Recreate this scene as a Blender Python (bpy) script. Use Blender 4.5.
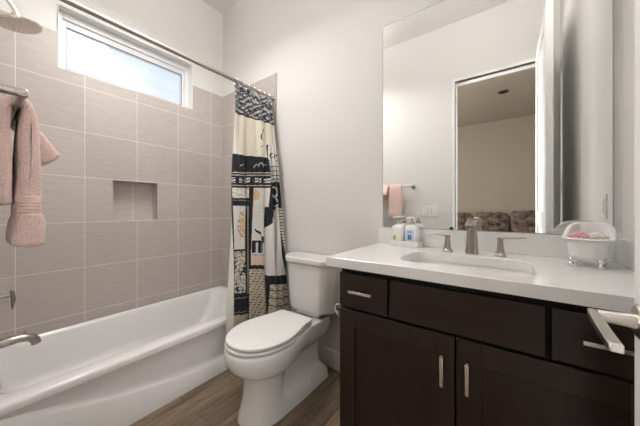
import bpy, bmesh, math, random
import numpy as np
from mathutils import Vector, Matrix, noise
random.seed(7)
for o in list(bpy.data.objects): bpy.data.objects.remove(o)
S = bpy.context.scene
COL = S.collection
PI = math.pi
H = 1.13                       # camera height above the floor

# ------------------------------------------------------------ camera
cam = bpy.data.cameras.new('camera'); co = bpy.data.objects.new('camera', cam); COL.objects.link(co)
co.location = (0, 0, H); co.rotation_euler = (PI/2, 0, .6306)
cam.sensor_width = 36; cam.lens = 256.85/640*36; cam.shift_y = -3.9/640; cam.clip_start = .01
S.camera = co
# ------------------------------------------------------------ world + exposure
w = bpy.data.worlds.new('sky'); S.world = w; w.use_nodes = True
nt = w.node_tree; nt.nodes.clear()
out = nt.nodes.new('ShaderNodeOutputWorld'); bg = nt.nodes.new('ShaderNodeBackground')
tc = nt.nodes.new('ShaderNodeTexCoord'); mp = nt.nodes.new('ShaderNodeMapping'); mp.inputs['Scale'].default_value = (1, 1, 3.2)
nz = nt.nodes.new('ShaderNodeTexNoise'); nz.inputs['Scale'].default_value = 3.2; nz.inputs['Detail'].default_value = 4; nz.inputs['Roughness'].default_value = .5
rp = nt.nodes.new('ShaderNodeValToRGB'); rp.color_ramp.elements[0].position = .46; rp.color_ramp.elements[1].position = .72
rp.color_ramp.elements[0].color = (.70, .82, .96, 1); rp.color_ramp.elements[1].color = (.98, .98, .99, 1)
nt.links.new(tc.outputs['Generated'], mp.inputs[0]); nt.links.new(mp.outputs[0], nz.inputs['Vector'])
nt.links.new(nz.outputs['Fac'], rp.inputs[0]); nt.links.new(rp.outputs[0], bg.inputs['Color'])
bg.inputs['Strength'].default_value = 1.0; nt.links.new(bg.outputs[0], out.inputs[0])
S.view_settings.view_transform = 'Standard'; S.view_settings.look = 'None'
S.view_settings.exposure = 0.14; S.view_settings.gamma = 1; S.view_settings.use_curve_mapping = False
# light energies (fixture lamps are made below; uplights and bedroom fills are added)
E_CEIL, E_VAN, E_FILL_BED, E_FILL_L, E_UP, E_VUP, E_FILL_R = 13.5, 1.5, 28.0, 44.0, 4.5, 14.5, 17.0

# ------------------------------------------------------------ materials
def mat(name, col, rough=.5, metal=0, spec=.5, coat=0, sheen=0, trans=0):
    m = bpy.data.materials.new(name); m.use_nodes = True
    b = m.node_tree.nodes['Principled BSDF']
    b.inputs['Base Color'].default_value = (*col, 1); b.inputs['Roughness'].default_value = rough
    b.inputs['Metallic'].default_value = metal; b.inputs['Specular IOR Level'].default_value = spec
    b.inputs['Coat Weight'].default_value = coat; b.inputs['Sheen Weight'].default_value = sheen
    b.inputs['Transmission Weight'].default_value = trans
    return m
def N(m, t, **kw):
    n = m.node_tree.nodes.new('ShaderNode'+t)
    for k, v in kw.items(): setattr(n, k, v)
    return n
def L(m, a, b): m.node_tree.links.new(a, b)
def bsdf(m): return m.node_tree.nodes['Principled BSDF']
def mathn(m, op, a, b=None, c=None):
    n = N(m, 'Math', operation=op)
    for i, v in enumerate((a, b, c)):
        if v is None: continue
        if isinstance(v, (int, float)): n.inputs[i].default_value = v
        else: L(m, v, n.inputs[i])
    return n.outputs[0]
def noisy(m, c1, c2, scale=(1, 1, 1), ns=10, detail=4, lo=.35, hi=.65, bump=0, bdist=.001, rough=.6):
    """colour variation and bump driven by object coordinates"""
    t = N(m, 'TexCoord'); mp = N(m, 'Mapping'); mp.inputs['Scale'].default_value = scale
    n = N(m, 'TexNoise'); n.inputs['Scale'].default_value = ns; n.inputs['Detail'].default_value = detail; n.inputs['Roughness'].default_value = rough
    r = N(m, 'ValToRGB'); r.color_ramp.elements[0].position = lo; r.color_ramp.elements[1].position = hi
    r.color_ramp.elements[0].color = (*c1, 1); r.color_ramp.elements[1].color = (*c2, 1)
    L(m, t.outputs['Object'], mp.inputs[0]); L(m, mp.outputs[0], n.inputs['Vector']); L(m, n.outputs['Fac'], r.inputs[0])
    L(m, r.outputs[0], bsdf(m).inputs['Base Color'])
    if bump:
        b = N(m, 'Bump'); b.inputs['Strength'].default_value = bump; b.inputs['Distance'].default_value = bdist
        L(m, n.outputs['Fac'], b.inputs['Height']); L(m, b.outputs[0], bsdf(m).inputs['Normal'])
    return r.outputs[0]
M = {}
M['wall'] = mat('wall_paint', (.74, .72, .70), .7, spec=.2); noisy(M['wall'], (.735, .715, .695), (.75, .73, .71), ns=90, bump=.08, bdist=.001)
M['ceiling'] = mat('ceiling_paint', (.80, .78, .755), .85, spec=.1); noisy(M['ceiling'], (.79, .77, .745), (.805, .785, .76), ns=70, bump=.1, bdist=.001)
M['trim'] = mat('white_trim_paint', (.80, .79, .77), .4); noisy(M['trim'], (.79, .78, .76), (.81, .80, .78), ns=20)
M['bedwall'] = mat('bedroom_paint', (.56, .51, .44), .8, spec=.1); noisy(M['bedwall'], (.55, .50, .43), (.57, .52, .45), ns=60)
M['carpet'] = mat('carpet', (.3, .26, .21), .95, spec=.1); noisy(M['carpet'], (.25, .21, .17), (.36, .31, .26), ns=300, bump=.5, bdist=.004)
M['porc'] = mat('porcelain', (.80, .785, .77), .12, coat=.5); noisy(M['porc'], (.795, .78, .765), (.805, .79, .775), ns=3)
M['acryl'] = mat('white_acrylic', (.80, .78, .77), .18, coat=.4); noisy(M['acryl'], (.795, .775, .765), (.805, .785, .775), ns=3)
M['plastic'] = mat('white_plastic', (.82, .81, .79), .3); noisy(M['plastic'], (.81, .80, .78), (.83, .82, .80), ns=12)
M['vinyl'] = mat('window_vinyl', (.80, .80, .81), .35); noisy(M['vinyl'], (.79, .79, .80), (.81, .81, .82), ns=12)
M['nickel'] = mat('brushed_nickel', (.52, .47, .41), .3, metal=1); noisy(M['nickel'], (.37, .335, .30), (.46, .42, .375), (40, 40, 2), ns=6)
M['lever'] = mat('satin_nickel', (.62, .58, .54), .28, metal=1); noisy(M['lever'], (.6, .56, .52), (.68, .65, .61), (4, 60, 60), ns=6)
M['nickel2'] = mat('pull_nickel', (.66, .60, .53), .25, metal=1); noisy(M['nickel2'], (.64, .58, .51), (.72, .66, .59), (3, 3, 3), ns=20)
M['chrome'] = mat('chrome', (.82, .82, .83), .07, metal=1); noisy(M['chrome'], (.80, .80, .81), (.85, .85, .86), ns=5)
M['alu'] = mat('aluminium_trim', (.62, .60, .58), .32, metal=1); noisy(M['alu'], (.60, .58, .56), (.65, .63, .6), (1, 1, .2), ns=20)
M['dark'] = mat('dark_gap', (.012, .010, .010), .8); noisy(M['dark'], (.010, .009, .009), (.014, .012, .012), ns=10)
M['black'] = mat('black_plastic', (.02, .02, .02), .5); noisy(M['black'], (.018, .018, .018), (.024, .024, .024), ns=10)
M['grey'] = mat('clear_pump_plastic', (.42, .40, .38), .2); noisy(M['grey'], (.36, .34, .32), (.52, .5, .48), ns=40)
M['mirror'] = mat('mirror_silver', (.93, .94, .93), .0, metal=1)
noisy(M['mirror'], (.925, .935, .925), (.935, .945, .935), ns=2)
M['label_blue'] = mat('label_pale_blue', (.50, .66, .86), .5); noisy(M['label_blue'], (.48, .64, .85), (.52, .68, .87), ns=30)
M['label_navy'] = mat('label_navy', (.05, .12, .26), .5); noisy(M['label_navy'], (.04, .11, .25), (.06, .13, .28), ns=30)
M['label_green'] = mat('label_green', (.38, .50, .06), .5); noisy(M['label_green'], (.36, .48, .05), (.42, .54, .08), ns=30)
M['label_cream'] = mat('label_cream', (.80, .80, .70), .5); noisy(M['label_cream'], (.79, .79, .69), (.81, .81, .72), ns=30)
# dark stained wood (grain along z or x)
def darkwood(name, sc):
    m = mat(name, (.03, .016, .012), .34, spec=.4)
    noisy(m, (.0175, .0098, .0082), (.034, .0185, .0145), sc, ns=3.2, detail=8, lo=.3, hi=.7, bump=.05, bdist=.0006, rough=.65); return m
M['woodv'] = darkwood('espresso_wood_upright', (9, 9, 1.1)); M['woodh'] = darkwood('espresso_wood_level', (1.1, 9, 9))
# quartz
m = mat('quartz', (.78, .77, .75), .14, coat=.3)
noisy(m, (.72, .71, .695), (.86, .85, .835), ns=420, detail=2, lo=.36, hi=.5); M['quartz'] = m
# floor: wood-look planks running along y
m = mat('wood_look_planks', (.2, .15, .11), .38, spec=.35)
t = N(m, 'TexCoord'); sx = N(m, 'SeparateXYZ'); cx = N(m, 'CombineXYZ'); L(m, t.outputs['Object'], sx.inputs[0])
L(m, mathn(m, 'ADD', sx.outputs[1], 5.35), cx.inputs[0]); L(m, mathn(m, 'ADD', sx.outputs[0], 5.03), cx.inputs[1])
br = N(m, 'TexBrick'); br.offset = .37; br.inputs['Scale'].default_value = 1; br.inputs['Brick Width'].default_value = .92; br.inputs['Row Height'].default_value = .152
br.inputs['Mortar Size'].default_value = .0022; br.inputs['Mortar Smooth'].default_value = .1; br.inputs['Bias'].default_value = 0
br.inputs['Color1'].default_value = (.235, .172, .112, 1); br.inputs['Color2'].default_value = (.165, .120, .078, 1); br.inputs['Mortar'].default_value = (.09, .068, .05, 1)
L(m, cx.outputs[0], br.inputs['Vector'])
mp = N(m, 'Mapping'); mp.inputs['Scale'].default_value = (16, 1.6, 1); L(m, t.outputs['Object'], mp.inputs[0])
n1 = N(m, 'TexNoise'); n1.inputs['Scale'].default_value = 2.2; n1.inputs['Detail'].default_value = 9; n1.inputs['Roughness'].default_value = .68; n1.inputs['Distortion'].default_value = .6
L(m, mp.outputs[0], n1.inputs['Vector'])
r = N(m, 'ValToRGB'); r.color_ramp.elements[0].position = .32; r.color_ramp.elements[1].position = .7
r.color_ramp.elements[0].color = (.52, .50, .48, 1); r.color_ramp.elements[1].color = (1.45, 1.45, 1.45, 1); L(m, n1.outputs['Fac'], r.inputs[0])
mx = N(m, 'MixRGB', blend_type='MULTIPLY'); mx.inputs[0].default_value = 1; L(m, br.outputs['Color'], mx.inputs[1]); L(m, r.outputs[0], mx.inputs[2])
L(m, mx.outputs[0], bsdf(m).inputs['Base Color'])
bp = N(m, 'Bump'); bp.inputs['Strength'].default_value = .25; bp.inputs['Distance'].default_value = .002; bp.invert = True
L(m, br.outputs['Fac'], bp.inputs['Height']); L(m, bp.outputs[0], bsdf(m).inputs['Normal']); M['floor'] = m
# wall tile: 12 inch squares with pale grout; axis = which horizontal coordinate carries the joints
def tile_mat(name, axis, off):
    m = mat(name, (.5, .44, .39), .38, spec=.4); P = .308
    t = N(m, 'TexCoord'); s = N(m, 'SeparateXYZ'); L(m, t.outputs['Object'], s.inputs[0])
    u = mathn(m, 'DIVIDE', mathn(m, 'SUBTRACT', s.outputs[axis], off-9.24), P); v = mathn(m, 'DIVIDE', mathn(m, 'SUBTRACT', s.outputs[2], .2182+H-9.24), P)
    def line(q):
        f = mathn(m, 'FRACT', q); f = mathn(m, 'ABSOLUTE', mathn(m, 'SUBTRACT', f, .5))
        return mathn(m, 'GREATER_THAN', f, .5-.0070)
    g = mathn(m, 'MAXIMUM', line(u), line(v))
    c = N(m, 'CombineXYZ'); L(m, mathn(m, 'FLOOR', u), c.inputs[0]); L(m, mathn(m, 'FLOOR', v), c.inputs[1])
    wn = N(m, 'TexWhiteNoise'); L(m, c.outputs[0], wn.inputs['Vector'])
    mp = N(m, 'Mapping'); mp.inputs['Scale'].default_value = (3, 3, 14); L(m, t.outputs['Object'], mp.inputs[0])
    n = N(m, 'TexNoise'); n.inputs['Scale'].default_value = 4; n.inputs['Detail'].default_value = 9; n.inputs['Roughness'].default_value = .7; L(m, mp.outputs[0], n.inputs['Vector'])
    r = N(m, 'ValToRGB'); r.color_ramp.elements[0].position = .3; r.color_ramp.elements[1].position = .72
    r.color_ramp.elements[0].color = (.455, .40, .365, 1); r.color_ramp.elements[1].color = (.54, .485, .45, 1); L(m, n.outputs['Fac'], r.inputs[0])
    hs = N(m, 'HueSaturation'); L(m, r.outputs[0], hs.inputs['Color']); L(m, mathn(m, 'ADD', mathn(m, 'MULTIPLY', wn.outputs[0], .08), .96), hs.inputs['Value'])
    mx = N(m, 'MixRGB'); L(m, g, mx.inputs[0]); L(m, hs.outputs[0], mx.inputs[1]); mx.inputs[2].default_value = (.72, .67, .63, 1)
    L(m, mx.outputs[0], bsdf(m).inputs['Base Color'])
    b = N(m, 'Bump'); b.inputs['Strength'].default_value = .4; b.inputs['Distance'].default_value = .0015; b.invert = True
    L(m, g, b.inputs['Height']); L(m, b.outputs[0], bsdf(m).inputs['Normal']); return m
M['tileY'] = tile_mat('beige_tile_long_wall', 1, .1637); M['tileX'] = tile_mat('beige_tile_end_wall', 0, -2.34+.19)
# terry cloth
def terry(name, c1, c2, ns=420, b=1.0):
    m = mat(name, c1, .95, spec=.1, sheen=.5); noisy(m, c1, c2, ns=ns, detail=3, lo=.3, hi=.7, bump=b, bdist=.004); return m
M['terry'] = terry('pink_terry', (.70, .47, .415), (.88, .67, .61), 260)
M['dobby'] = terry('pink_woven_band', (.75, .54, .48), (.80, .59, .53), 500, .3)
M['mesh_pink'] = terry('pink_mesh', (.66, .27, .38), (.86, .48, .56), 200)
M['mesh_cream'] = terry('cream_mesh', (.74, .66, .58), (.88, .82, .75), 200)
m = mat('brown_fur', (.1, .07, .06), .95, spec=.1, sheen=.4); noisy(m, (.07, .048, .04), (.34, .26, .225), ns=9, detail=7, lo=.36, hi=.62, bump=.8, bdist=.01); M['fur'] = m
m = mat('bed_linen', (.32, .28, .24), .9); noisy(m, (.28, .24, .2), (.36, .31, .27), ns=60); M['linen'] = m
# glass
m = bpy.data.materials.new('window_glass'); m.use_nodes = True; m.node_tree.nodes.clear()
o_ = N(m, 'OutputMaterial'); tr = N(m, 'BsdfTransparent'); gl = N(m, 'BsdfGlossy'); gl.inputs['Roughness'].default_value = .02; mi = N(m, 'MixShader'); mi.inputs[0].default_value = .05
L(m, tr.outputs[0], mi.inputs[1]); L(m, gl.outputs[0], mi.inputs[2]); L(m, mi.outputs[0], o_.inputs[0]); M['glass'] = m
def emis(name, col, st):
    m = mat(name, col, .5); bsdf(m).inputs['Emission Color'].default_value = (*col, 1); bsdf(m).inputs['Emission Strength'].default_value = st; return m
M['lamp'] = emis('lamp_diffuser', (1, .95, .88), 1.2); M['shade'] = emis('shade_glass', (1, .95, .88), .5)

# ------------------------------------------------------------ helpers
def link(name, me, m, parent=None, smooth=False, sharp=None):
    o = bpy.data.objects.new(name, me); COL.objects.link(o)
    if m: me.materials.append(m)
    if smooth:
        for p in me.polygons: p.use_smooth = True
        if sharp: me.set_sharp_from_angle(angle=math.radians(sharp))
    if parent: o.parent = parent
    return o
def obj(name, bm, m, parent=None, smooth=False, sharp=None, bev=0, seg=2, sub=0):
    bmesh.ops.recalc_face_normals(bm, faces=bm.faces)
    me = bpy.data.meshes.new(name); bm.to_mesh(me); bm.free()
    o = link(name, me, m, parent, smooth or bev > 0, sharp or (40 if bev else None))
    if bev:
        d = o.modifiers.new('bevel', 'BEVEL'); d.width = bev; d.segments = seg; d.limit_method = 'ANGLE'; d.angle_limit = math.radians(35)
    if sub:
        d = o.modifiers.new('sub', 'SUBSURF'); d.levels = sub; d.render_levels = sub
    return o
def box(bm, x0, x1, y0, y1, z0, z1):
    v = [bm.verts.new(p) for p in ((x0,y0,z0),(x1,y0,z0),(x1,y1,z0),(x0,y1,z0),(x0,y0,z1),(x1,y0,z1),(x1,y1,z1),(x0,y1,z1))]
    for f in ((0,3,2,1),(4,5,6,7),(0,1,5,4),(1,2,6,5),(2,3,7,6),(3,0,4,7)): bm.faces.new([v[i] for i in f])
def bx(name, x0, x1, y0, y1, z0, z1, m, parent=None, bev=0, seg=2):
    bm = bmesh.new(); box(bm, x0, x1, y0, y1, z0, z1); return obj(name, bm, m, parent, bev=bev, seg=seg)
def loft(bm, rings, cap0=True, cap1=True, closed=True):
    R = [[bm.verts.new(p) for p in r] for r in rings]
    for a, b in zip(R, R[1:]):
        n = len(a)
        for i in range(n if closed else n-1):
            j = (i+1) % n
            try: bm.faces.new((a[i], a[j], b[j], b[i]))
            except ValueError: pass
    if cap0: bm.faces.new(R[0][::-1])
    if cap1: bm.faces.new(R[-1])
    return R
def rrect(cx, cy, hx, hy, r, z, n=6):
    P = []
    for k, (sx_, sy_) in enumerate(((1,1),(-1,1),(-1,-1),(1,-1))):
        for i in range(n+1):
            a = k*PI/2 + i/n*PI/2
            P.append((cx+sx_*(hx-r)+r*math.cos(a), cy+sy_*(hy-r)+r*math.sin(a), z))
    return P
def circ(c, r, z=None, n=20, ax='z'):
    P = []
    for i in range(n):
        a = 2*PI*i/n; ca, sa = r*math.cos(a), r*math.sin(a)
        P.append((c[0]+ca, c[1]+sa, c[2]) if ax == 'z' else (c[0]+ca, c[1], c[2]+sa) if ax == 'y' else (c[0], c[1]+ca, c[2]+sa))
    return P
def lathe(bm, c, prof, ax='z', n=24):
    """prof = (radius, distance along axis)"""
    k = 'xyz'.index(ax); rings = []
    for r_, d in prof:
        p = list(c); p[k] += d; rings.append(circ(p, max(r_, .0002), n=n, ax=ax))
    loft(bm, rings)
def tube(bm, pts, rad, n=12, flat=1.0):
    """swept tube; rad a number or list; flat squashes it vertically"""
    pts = [Vector(p) for p in pts]; rings = []
    if not isinstance(rad, (list, tuple)): rad = [rad]*len(pts)
    up = None
    for i, p in enumerate(pts):
        t = (pts[min(i+1, len(pts)-1)]-pts[max(i-1, 0)]).normalized()
        if up is None: up = Vector((0,0,1)) if abs(t.z) < .9 else Vector((0,1,0))
        s = t.cross(up).normalized(); u = s.cross(t).normalized(); up = u
        rings.append([p + s*math.cos(2*PI*k/n)*rad[i] + u*math.sin(2*PI*k/n)*rad[i]*flat for k in range(n)])
    loft(bm, rings)
def spline(P, n=8):
    P = [Vector(p) for p in P]; out = []
    for i in range(len(P)-1):
        p0, p1, p2, p3 = P[max(i-1,0)], P[i], P[i+1], P[min(i+2,len(P)-1)]
        for k in range(n):
            t = k/n
            out.append(.5*((2*p1)+(-p0+p2)*t+(2*p0-5*p1+4*p2-p3)*t*t+(-p0+3*p1-3*p2+p3)*t**3))
    return out+[P[-1]]
def thing(name, label, cat, loc=(0,0,0), group=None):
    o = bpy.data.objects.new(name, None); COL.objects.link(o); o.location = loc; o.empty_display_size = .1
    o['label'] = label; o['category'] = cat
    if group: o['group'] = group
    return o
def tag(o, label, cat, group=None):
    o['label'] = label; o['category'] = cat
    if group: o['group'] = group
    return o
def struct(o): o['kind'] = 'structure'; return o
def keep(parent):
    """children were modelled in world space: shift their meshes so the thing's origin sits at its base"""
    for c in parent.children:
        c.data.transform(Matrix.Translation(-Vector(parent.location)))
        for g in c.children: g.data.transform(Matrix.Translation(-Vector(parent.location)))
def holed(axis, a0, a1, z0, z1, p0, p1, holes):
    """slab with rectangular through-holes; axis 'x' = slab lies in the yz plane, thick p0..p1 along x"""
    A = sorted({a0, a1, *[h[0] for h in holes], *[h[1] for h in holes]}); Zs = sorted({z0, z1, *[h[2] for h in holes], *[h[3] for h in holes]})
    A = [q for q in A if a0 <= q <= a1]; Zs = [q for q in Zs if z0 <= q <= z1]
    bm = bmesh.new(); V = {}
    def v(a, z, p):
        k = (a, z, p)
        if k not in V: V[k] = bm.verts.new((p, a, z) if axis == 'x' else (a, p, z))
        return V[k]
    def solid(i, j):
        if not (0 <= i < len(A)-1 and 0 <= j < len(Zs)-1): return False
        ca, cz = (A[i]+A[i+1])/2, (Zs[j]+Zs[j+1])/2
        return not any(h[0] < ca < h[1] and h[2] < cz < h[3] for h in holes)
    for i in range(len(A)-1):
        for j in range(len(Zs)-1):
            if not solid(i, j): continue
            a, b, c, d = A[i], A[i+1], Zs[j], Zs[j+1]
            for p in (p0, p1): bm.faces.new((v(a,c,p), v(b,c,p), v(b,d,p), v(a,d,p)))
            if not solid(i-1, j): bm.faces.new((v(a,c,p0), v(a,d,p0), v(a,d,p1), v(a,c,p1)))
            if not solid(i+1, j): bm.faces.new((v(b,c,p0), v(b,d,p0), v(b,d,p1), v(b,c,p1)))
            if not solid(i, j-1): bm.faces.new((v(a,c,p0), v(b,c,p0), v(b,c,p1), v(a,c,p1)))
            if not solid(i, j+1): bm.faces.new((v(a,d,p0), v(b,d,p0), v(b,d,p1), v(a,d,p1)))
    return bm

# ------------------------------------------------------------ the room
XL, XR, YF, ZC = -2.34, .368, 1.533, 1.989+H
TT = 1.142+H                                   # top of the tiling
WY0, WY1, WZ0, WZ1 = .34, 1.219, .913+H, 1.329+H      # window opening
NY0, NY1, NZ0, NZ1 = .628, .922, -.0855+H, .212+H     # soap niche
DX0, DX1, DZ = -.453, .255, 1.352+H            # doorway
struct(bx('floor', XL-.2, XR+.12, -.12, YF+.12, -.05, 0, M['floor']))
struct(bx('ceiling', XL-.2, XR+.12, -.12, YF+.12, ZC, ZC+.1, M['ceiling']))
struct(obj('wall_left', holed('x', -.12, YF+.12, 0, ZC, XL-.17, XL-.01, [(WY0, WY1, WZ0, WZ1), (NY0-.012, NY1+.012, NZ0-.012, NZ1+.012)]), M['wall']))
struct(bx('wall_far', XL-.01, XR+.12, YF, YF+.12, 0, ZC, M['wall']))
struct(bx('wall_right', XR, XR+.12, -.12, YF, 0, ZC, M['wall']))
struct(obj('wall_near', holed('y', XL-.01, XR, 0, ZC, -.12, 0, [(DX0, DX1, -1, DZ)]), M['wall']))
# tile surround (a slab thinner than a finger, standing proud of the plaster)
struct(obj('trim_1', holed('x', 0, YF, .34, TT, XL-.01, XL, [(WY0, WY1, WZ0, 9), (NY0, NY1, NZ0, NZ1)]), M['tileY']))
struct(bx('trim_2', XL, -1.575, YF-.01, YF, 0, TT, M['tileX']))
struct(bx('trim_3', XL, -1.575, 0, .008, 0, TT, M['tileX']))
struct(bx('trim_4', -1.575, -1.566, YF-.012, YF, .36, TT+.002, M['alu']))
bm = bmesh.new()                                # niche lining
box(bm, XL-.1, XL-.09, NY0-.01, NY1+.01, NZ0-.01, NZ1+.01); box(bm, XL-.09, XL-.001, NY0-.01, NY0, NZ0-.01, NZ1+.01); box(bm, XL-.09, XL-.001, NY1, NY1+.01, NZ0-.01, NZ1+.01)
box(bm, XL-.09, XL-.001, NY0, NY1, NZ0-.01, NZ0); box(bm, XL-.09, XL-.001, NY0, NY1, NZ1, NZ1+.01)
struct(obj('trim_5', bm, M['tileY']))
# baseboards
def base(name, x0, x1, y0, y1): struct(bx(name, x0, x1, y0, y1, 0, .132, M['trim'], bev=.004))
base('baseboard_far', -1.566, -.60, YF-.014, YF); base('baseboard_right', XR-.014, XR, .02, .95)
base('baseboard_near', -1.575, DX0-.032, 0, .014)
# window: vinyl frame, glass, in a plaster reveal
wf = bmesh.new(); X0, X1 = XL-.15, XL-.075
def frame(bm, x0, x1, y0, y1, z0, z1, s, t_, b_):
    box(bm, x0, x1, y0, y0+s, z0, z1); box(bm, x0, x1, y1-s, y1, z0, z1); box(bm, x0, x1, y0+s, y1-s, z1-t_, z1); box(bm, x0, x1, y0+s, y1-s, z0, z0+b_)
frame(wf, X0, X1, WY0+.0005, WY1-.0005, WZ0+.0005, WZ1-.0005, .034, .045, .026)
W1 = struct(obj('window_1', wf, M['vinyl'], bev=.003))
sb = bmesh.new(); frame(sb, X0+.012, X1-.016, WY0+.034, WY1-.034, WZ0+.026, WZ1-.045, .022, .042, .018)
obj('sash', sb, M['vinyl'], W1, bev=.002)
gk = bmesh.new(); frame(gk, X1-.024, X1-.017, WY0+.055, WY1-.055, WZ0+.043, WZ1-.086, .003, .005, .003); obj('gasket', gk, mat('gasket_grey', (.12, .13, .14), .6), W1)
bx('glass_pane', X1-.034, X1-.030, WY0+.05, WY1-.05, WZ0+.04, WZ1-.082, M['glass'], W1)
bm = bmesh.new()                                # painted reveal round the opening, no tile inside
box(bm, X1, XL+.001, WY0+.0005, WY0+.004, WZ0+.004, WZ1-.0005); box(bm, X1, XL+.001, WY1-.004, WY1-.0005, WZ0+.004, WZ1-.0005); box(bm, X1, XL+.002, WY0+.0005, WY1-.0005, WZ0+.0005, WZ0+.004)
struct(obj('trim_6', bm, M['trim']))
# doorway: thin jamb lining and stop
bm = bmesh.new()
box(bm, DX0-.030, DX0, -.13, .010, 0, DZ+.03); box(bm, DX1, DX1+.030, -.13, .010, 0, DZ+.03); box(bm, DX0, DX1, -.13, .010, DZ, DZ+.03)
struct(obj('trim_7', bm, M['trim'], bev=.003))
bm = bmesh.new(); box(bm, DX0, DX0+.012, -.09, -.03, 0, DZ); box(bm, DX1-.012, DX1, -.09, -.03, 0, DZ); box(bm, DX0, DX1, -.09, -.03, DZ-.012, DZ)
struct(obj('trim_8', bm, M['trim'], bev=.002))
# door leaf standing open against the right wall
LX0, LX1, LY0, LY1, LZ = .205, .245, .022, .787, 1.386+H
st = .11; bm = bmesh.new(); mid = 1.05
for (y0, y1, z0, z1) in ((LY0, LY0+st, .012, LZ), (LY1-st, LY1, .012, LZ), (LY0+st, LY1-st, .012, .24), (LY0+st, LY1-st, LZ-st, LZ), (LY0+st, LY1-st, mid-.06, mid+.06)): box(bm, LX0, LX1, y0, y1, z0, z1)
D1 = struct(obj('door_1', bm, M['trim'], bev=.002))
for z0, z1 in ((.24, mid-.06), (mid+.06, LZ-st)): bx('door_panel', LX0+.012, LX1-.012, LY0+st-.004, LY1-st+.004, z0-.004, z1+.004, M['trim'], D1)
HZ, HY = H-.209, .732
bm = bmesh.new(); lathe(bm, (LX0, HY, HZ), [(.0, -.001), (.031, -.001), (.032, -.008), (.028, -.012), (.0145, -.013), (.0125, -.030), (.011, -.062), (0, -.063)], 'x', 28)
hd = obj('door_handle', bm, M['lever'], D1, smooth=True, sharp=35)
bm = bmesh.new(); rs = []
for y, hw_, hz in ((HY+.018, .0085, .009), (HY-.02, .0090, .0085), (HY-.08, .0085, .0075), (HY-.140, .0085, .0070), (HY-.155, .0085, .0070)):
    xc = .139 - .006*math.sin((HY-y)*9); rs.append([(xc+a, y, HZ-.002+b) for a, b in ((-hw_, -hz), (hw_, -hz), (hw_, hz), (-hw_, hz))])
loft(bm, rs); obj('lever', bm, M['lever'], hd, bev=.003, seg=3)
bm = bmesh.new(); box(bm, LX0+.006, LX1-.006, LY1, LY1+.002, HZ-.03, HZ+.03); box(bm, LX0+.012, LX1-.012, LY1, LY1+.010, HZ-.008, HZ+.012); obj('latch', bm, M['lever'], D1, bev=.001)
bm = bmesh.new()
for z in (.25, 1.3, 2.25): lathe(bm, (LX1+.004, LY0-.004, z), [(.006, 0), (.006, .09)], 'z', 10)
obj('hinge', bm, M['lever'], D1, smooth=True, sharp=40)

# bedroom beyond the doorway
BY = -3.62; BZ = 1.89+H
struct(bx('floor_bedroom', -3.0, 2.2, BY-.1, -.12, -.05, 0, M['carpet']))
struct(bx('ceiling_bedroom', -3.0, 2.2, BY-.1, -.12, BZ, BZ+.1, M['bedwall']))
struct(bx('wall_bedroom_far', -3.0, 2.2, BY-.1, BY, 0, BZ, M['bedwall']))
struct(bx('wall_bedroom_left', -3.1, -3.0, BY-.1, -.12, 0, BZ, M['bedwall']))
struct(bx('wall_bedroom_right', 2.2, 2.3, BY-.1, -.12, 0, BZ, M['bedwall']))
struct(obj('wall_bedroom_near', holed('y', -3.0, 2.2, 0, BZ, -.13, -.121, [(DX0-.02, DX1+.02, -1, DZ+.02)]), M['bedwall']))

def area(name, loc, rot, sx, sy, e, col, parent=None, spread=180):
    l = bpy.data.lights.new(name, 'AREA'); l.shape = 'RECTANGLE'; l.size = sx; l.size_y = sy; l.energy = e; l.color = col; l.spread = math.radians(spread)
    o = bpy.data.objects.new(name, l); COL.objects.link(o); o.location = loc; o.rotation_euler = rot
    if parent: o.parent = parent; o.location = Vector(loc)-Vector(parent.location)
    return o
# ceiling light of the bathroom, unseen; bowl form chosen to carry the added uplight
cl = thing('ceiling_light', 'semi-flush ceiling light with a frosted bowl over the bathroom floor', 'light', (-1.52, .62, ZC))
bm = bmesh.new(); lathe(bm, (-1.52, .62, ZC), [(.0, 0), (.075, 0), (.075, -.012), (.06, -.02), (.012, -.024), (.010, -.30), (0, -.30)], 'z', 32); obj('canopy', bm, M['nickel2'], cl, smooth=True, sharp=35)
bm = bmesh.new(); lathe(bm, (-1.52, .62, ZC-.32), [(.012, .055), (.215, .055), (.22, .05), (.20, .012), (.14, -.025), (.07, -.042), (0, -.046)], 'z', 40); obj('diffuser', bm, M['lamp'], cl, smooth=True, sharp=60)
keep(cl); a = area('ceiling_lamp', (-1.52, .62, ZC-.375), (0, 0, 0), .50, .50, E_CEIL, (1, .99, .98), cl, 158); a.data.shape = 'DISK'
a = area('ceiling_bounce_fill', (-1.52, .62, ZC-.25), (PI, 0, 0), .42, .42, E_UP, (1, .99, .98), cl, 175); a.data.shape = 'DISK'  # added upward fill, softened by bouncing off the ceiling
# vanity light bar over the mirror
vl = thing('vanity_light', 'three-shade nickel light bar on the wall above the mirror', 'light', (-.14, YF, 2.5))
bx('back_plate', -.45, .17, YF-.02, YF, 2.46, 2.54, M['nickel'], vl, bev=.004)
for x in (-.36, -.14, .08):
    bm = bmesh.new(); tube(bm, [(x, YF-.02, 2.5), (x, YF-.09, 2.5), (x, YF-.1, 2.53)], .008); obj('arm', bm, M['nickel'], vl, smooth=True)
    bm = bmesh.new(); lathe(bm, (x, YF-.1, 2.52), [(.03, 0), (.05, .03), (.055, .12), (.05, .13), (0, .13)], 'z'); obj('lamp_shade', bm, M['shade'], vl, smooth=True, sharp=50)
keep(vl); area('vanity_lamp', (-.14, YF-.17, 2.56), (math.radians(-78), 0, 0), .75, .16, E_VAN, (1, .985, .965), vl, 168)
area('vanity_bounce_fill', (-.14, YF-.14, 2.66), (PI, 0, 0), .6, .1, E_VUP, (1, .985, .965))  # added fill thrown at the ceiling for bounced light
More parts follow.
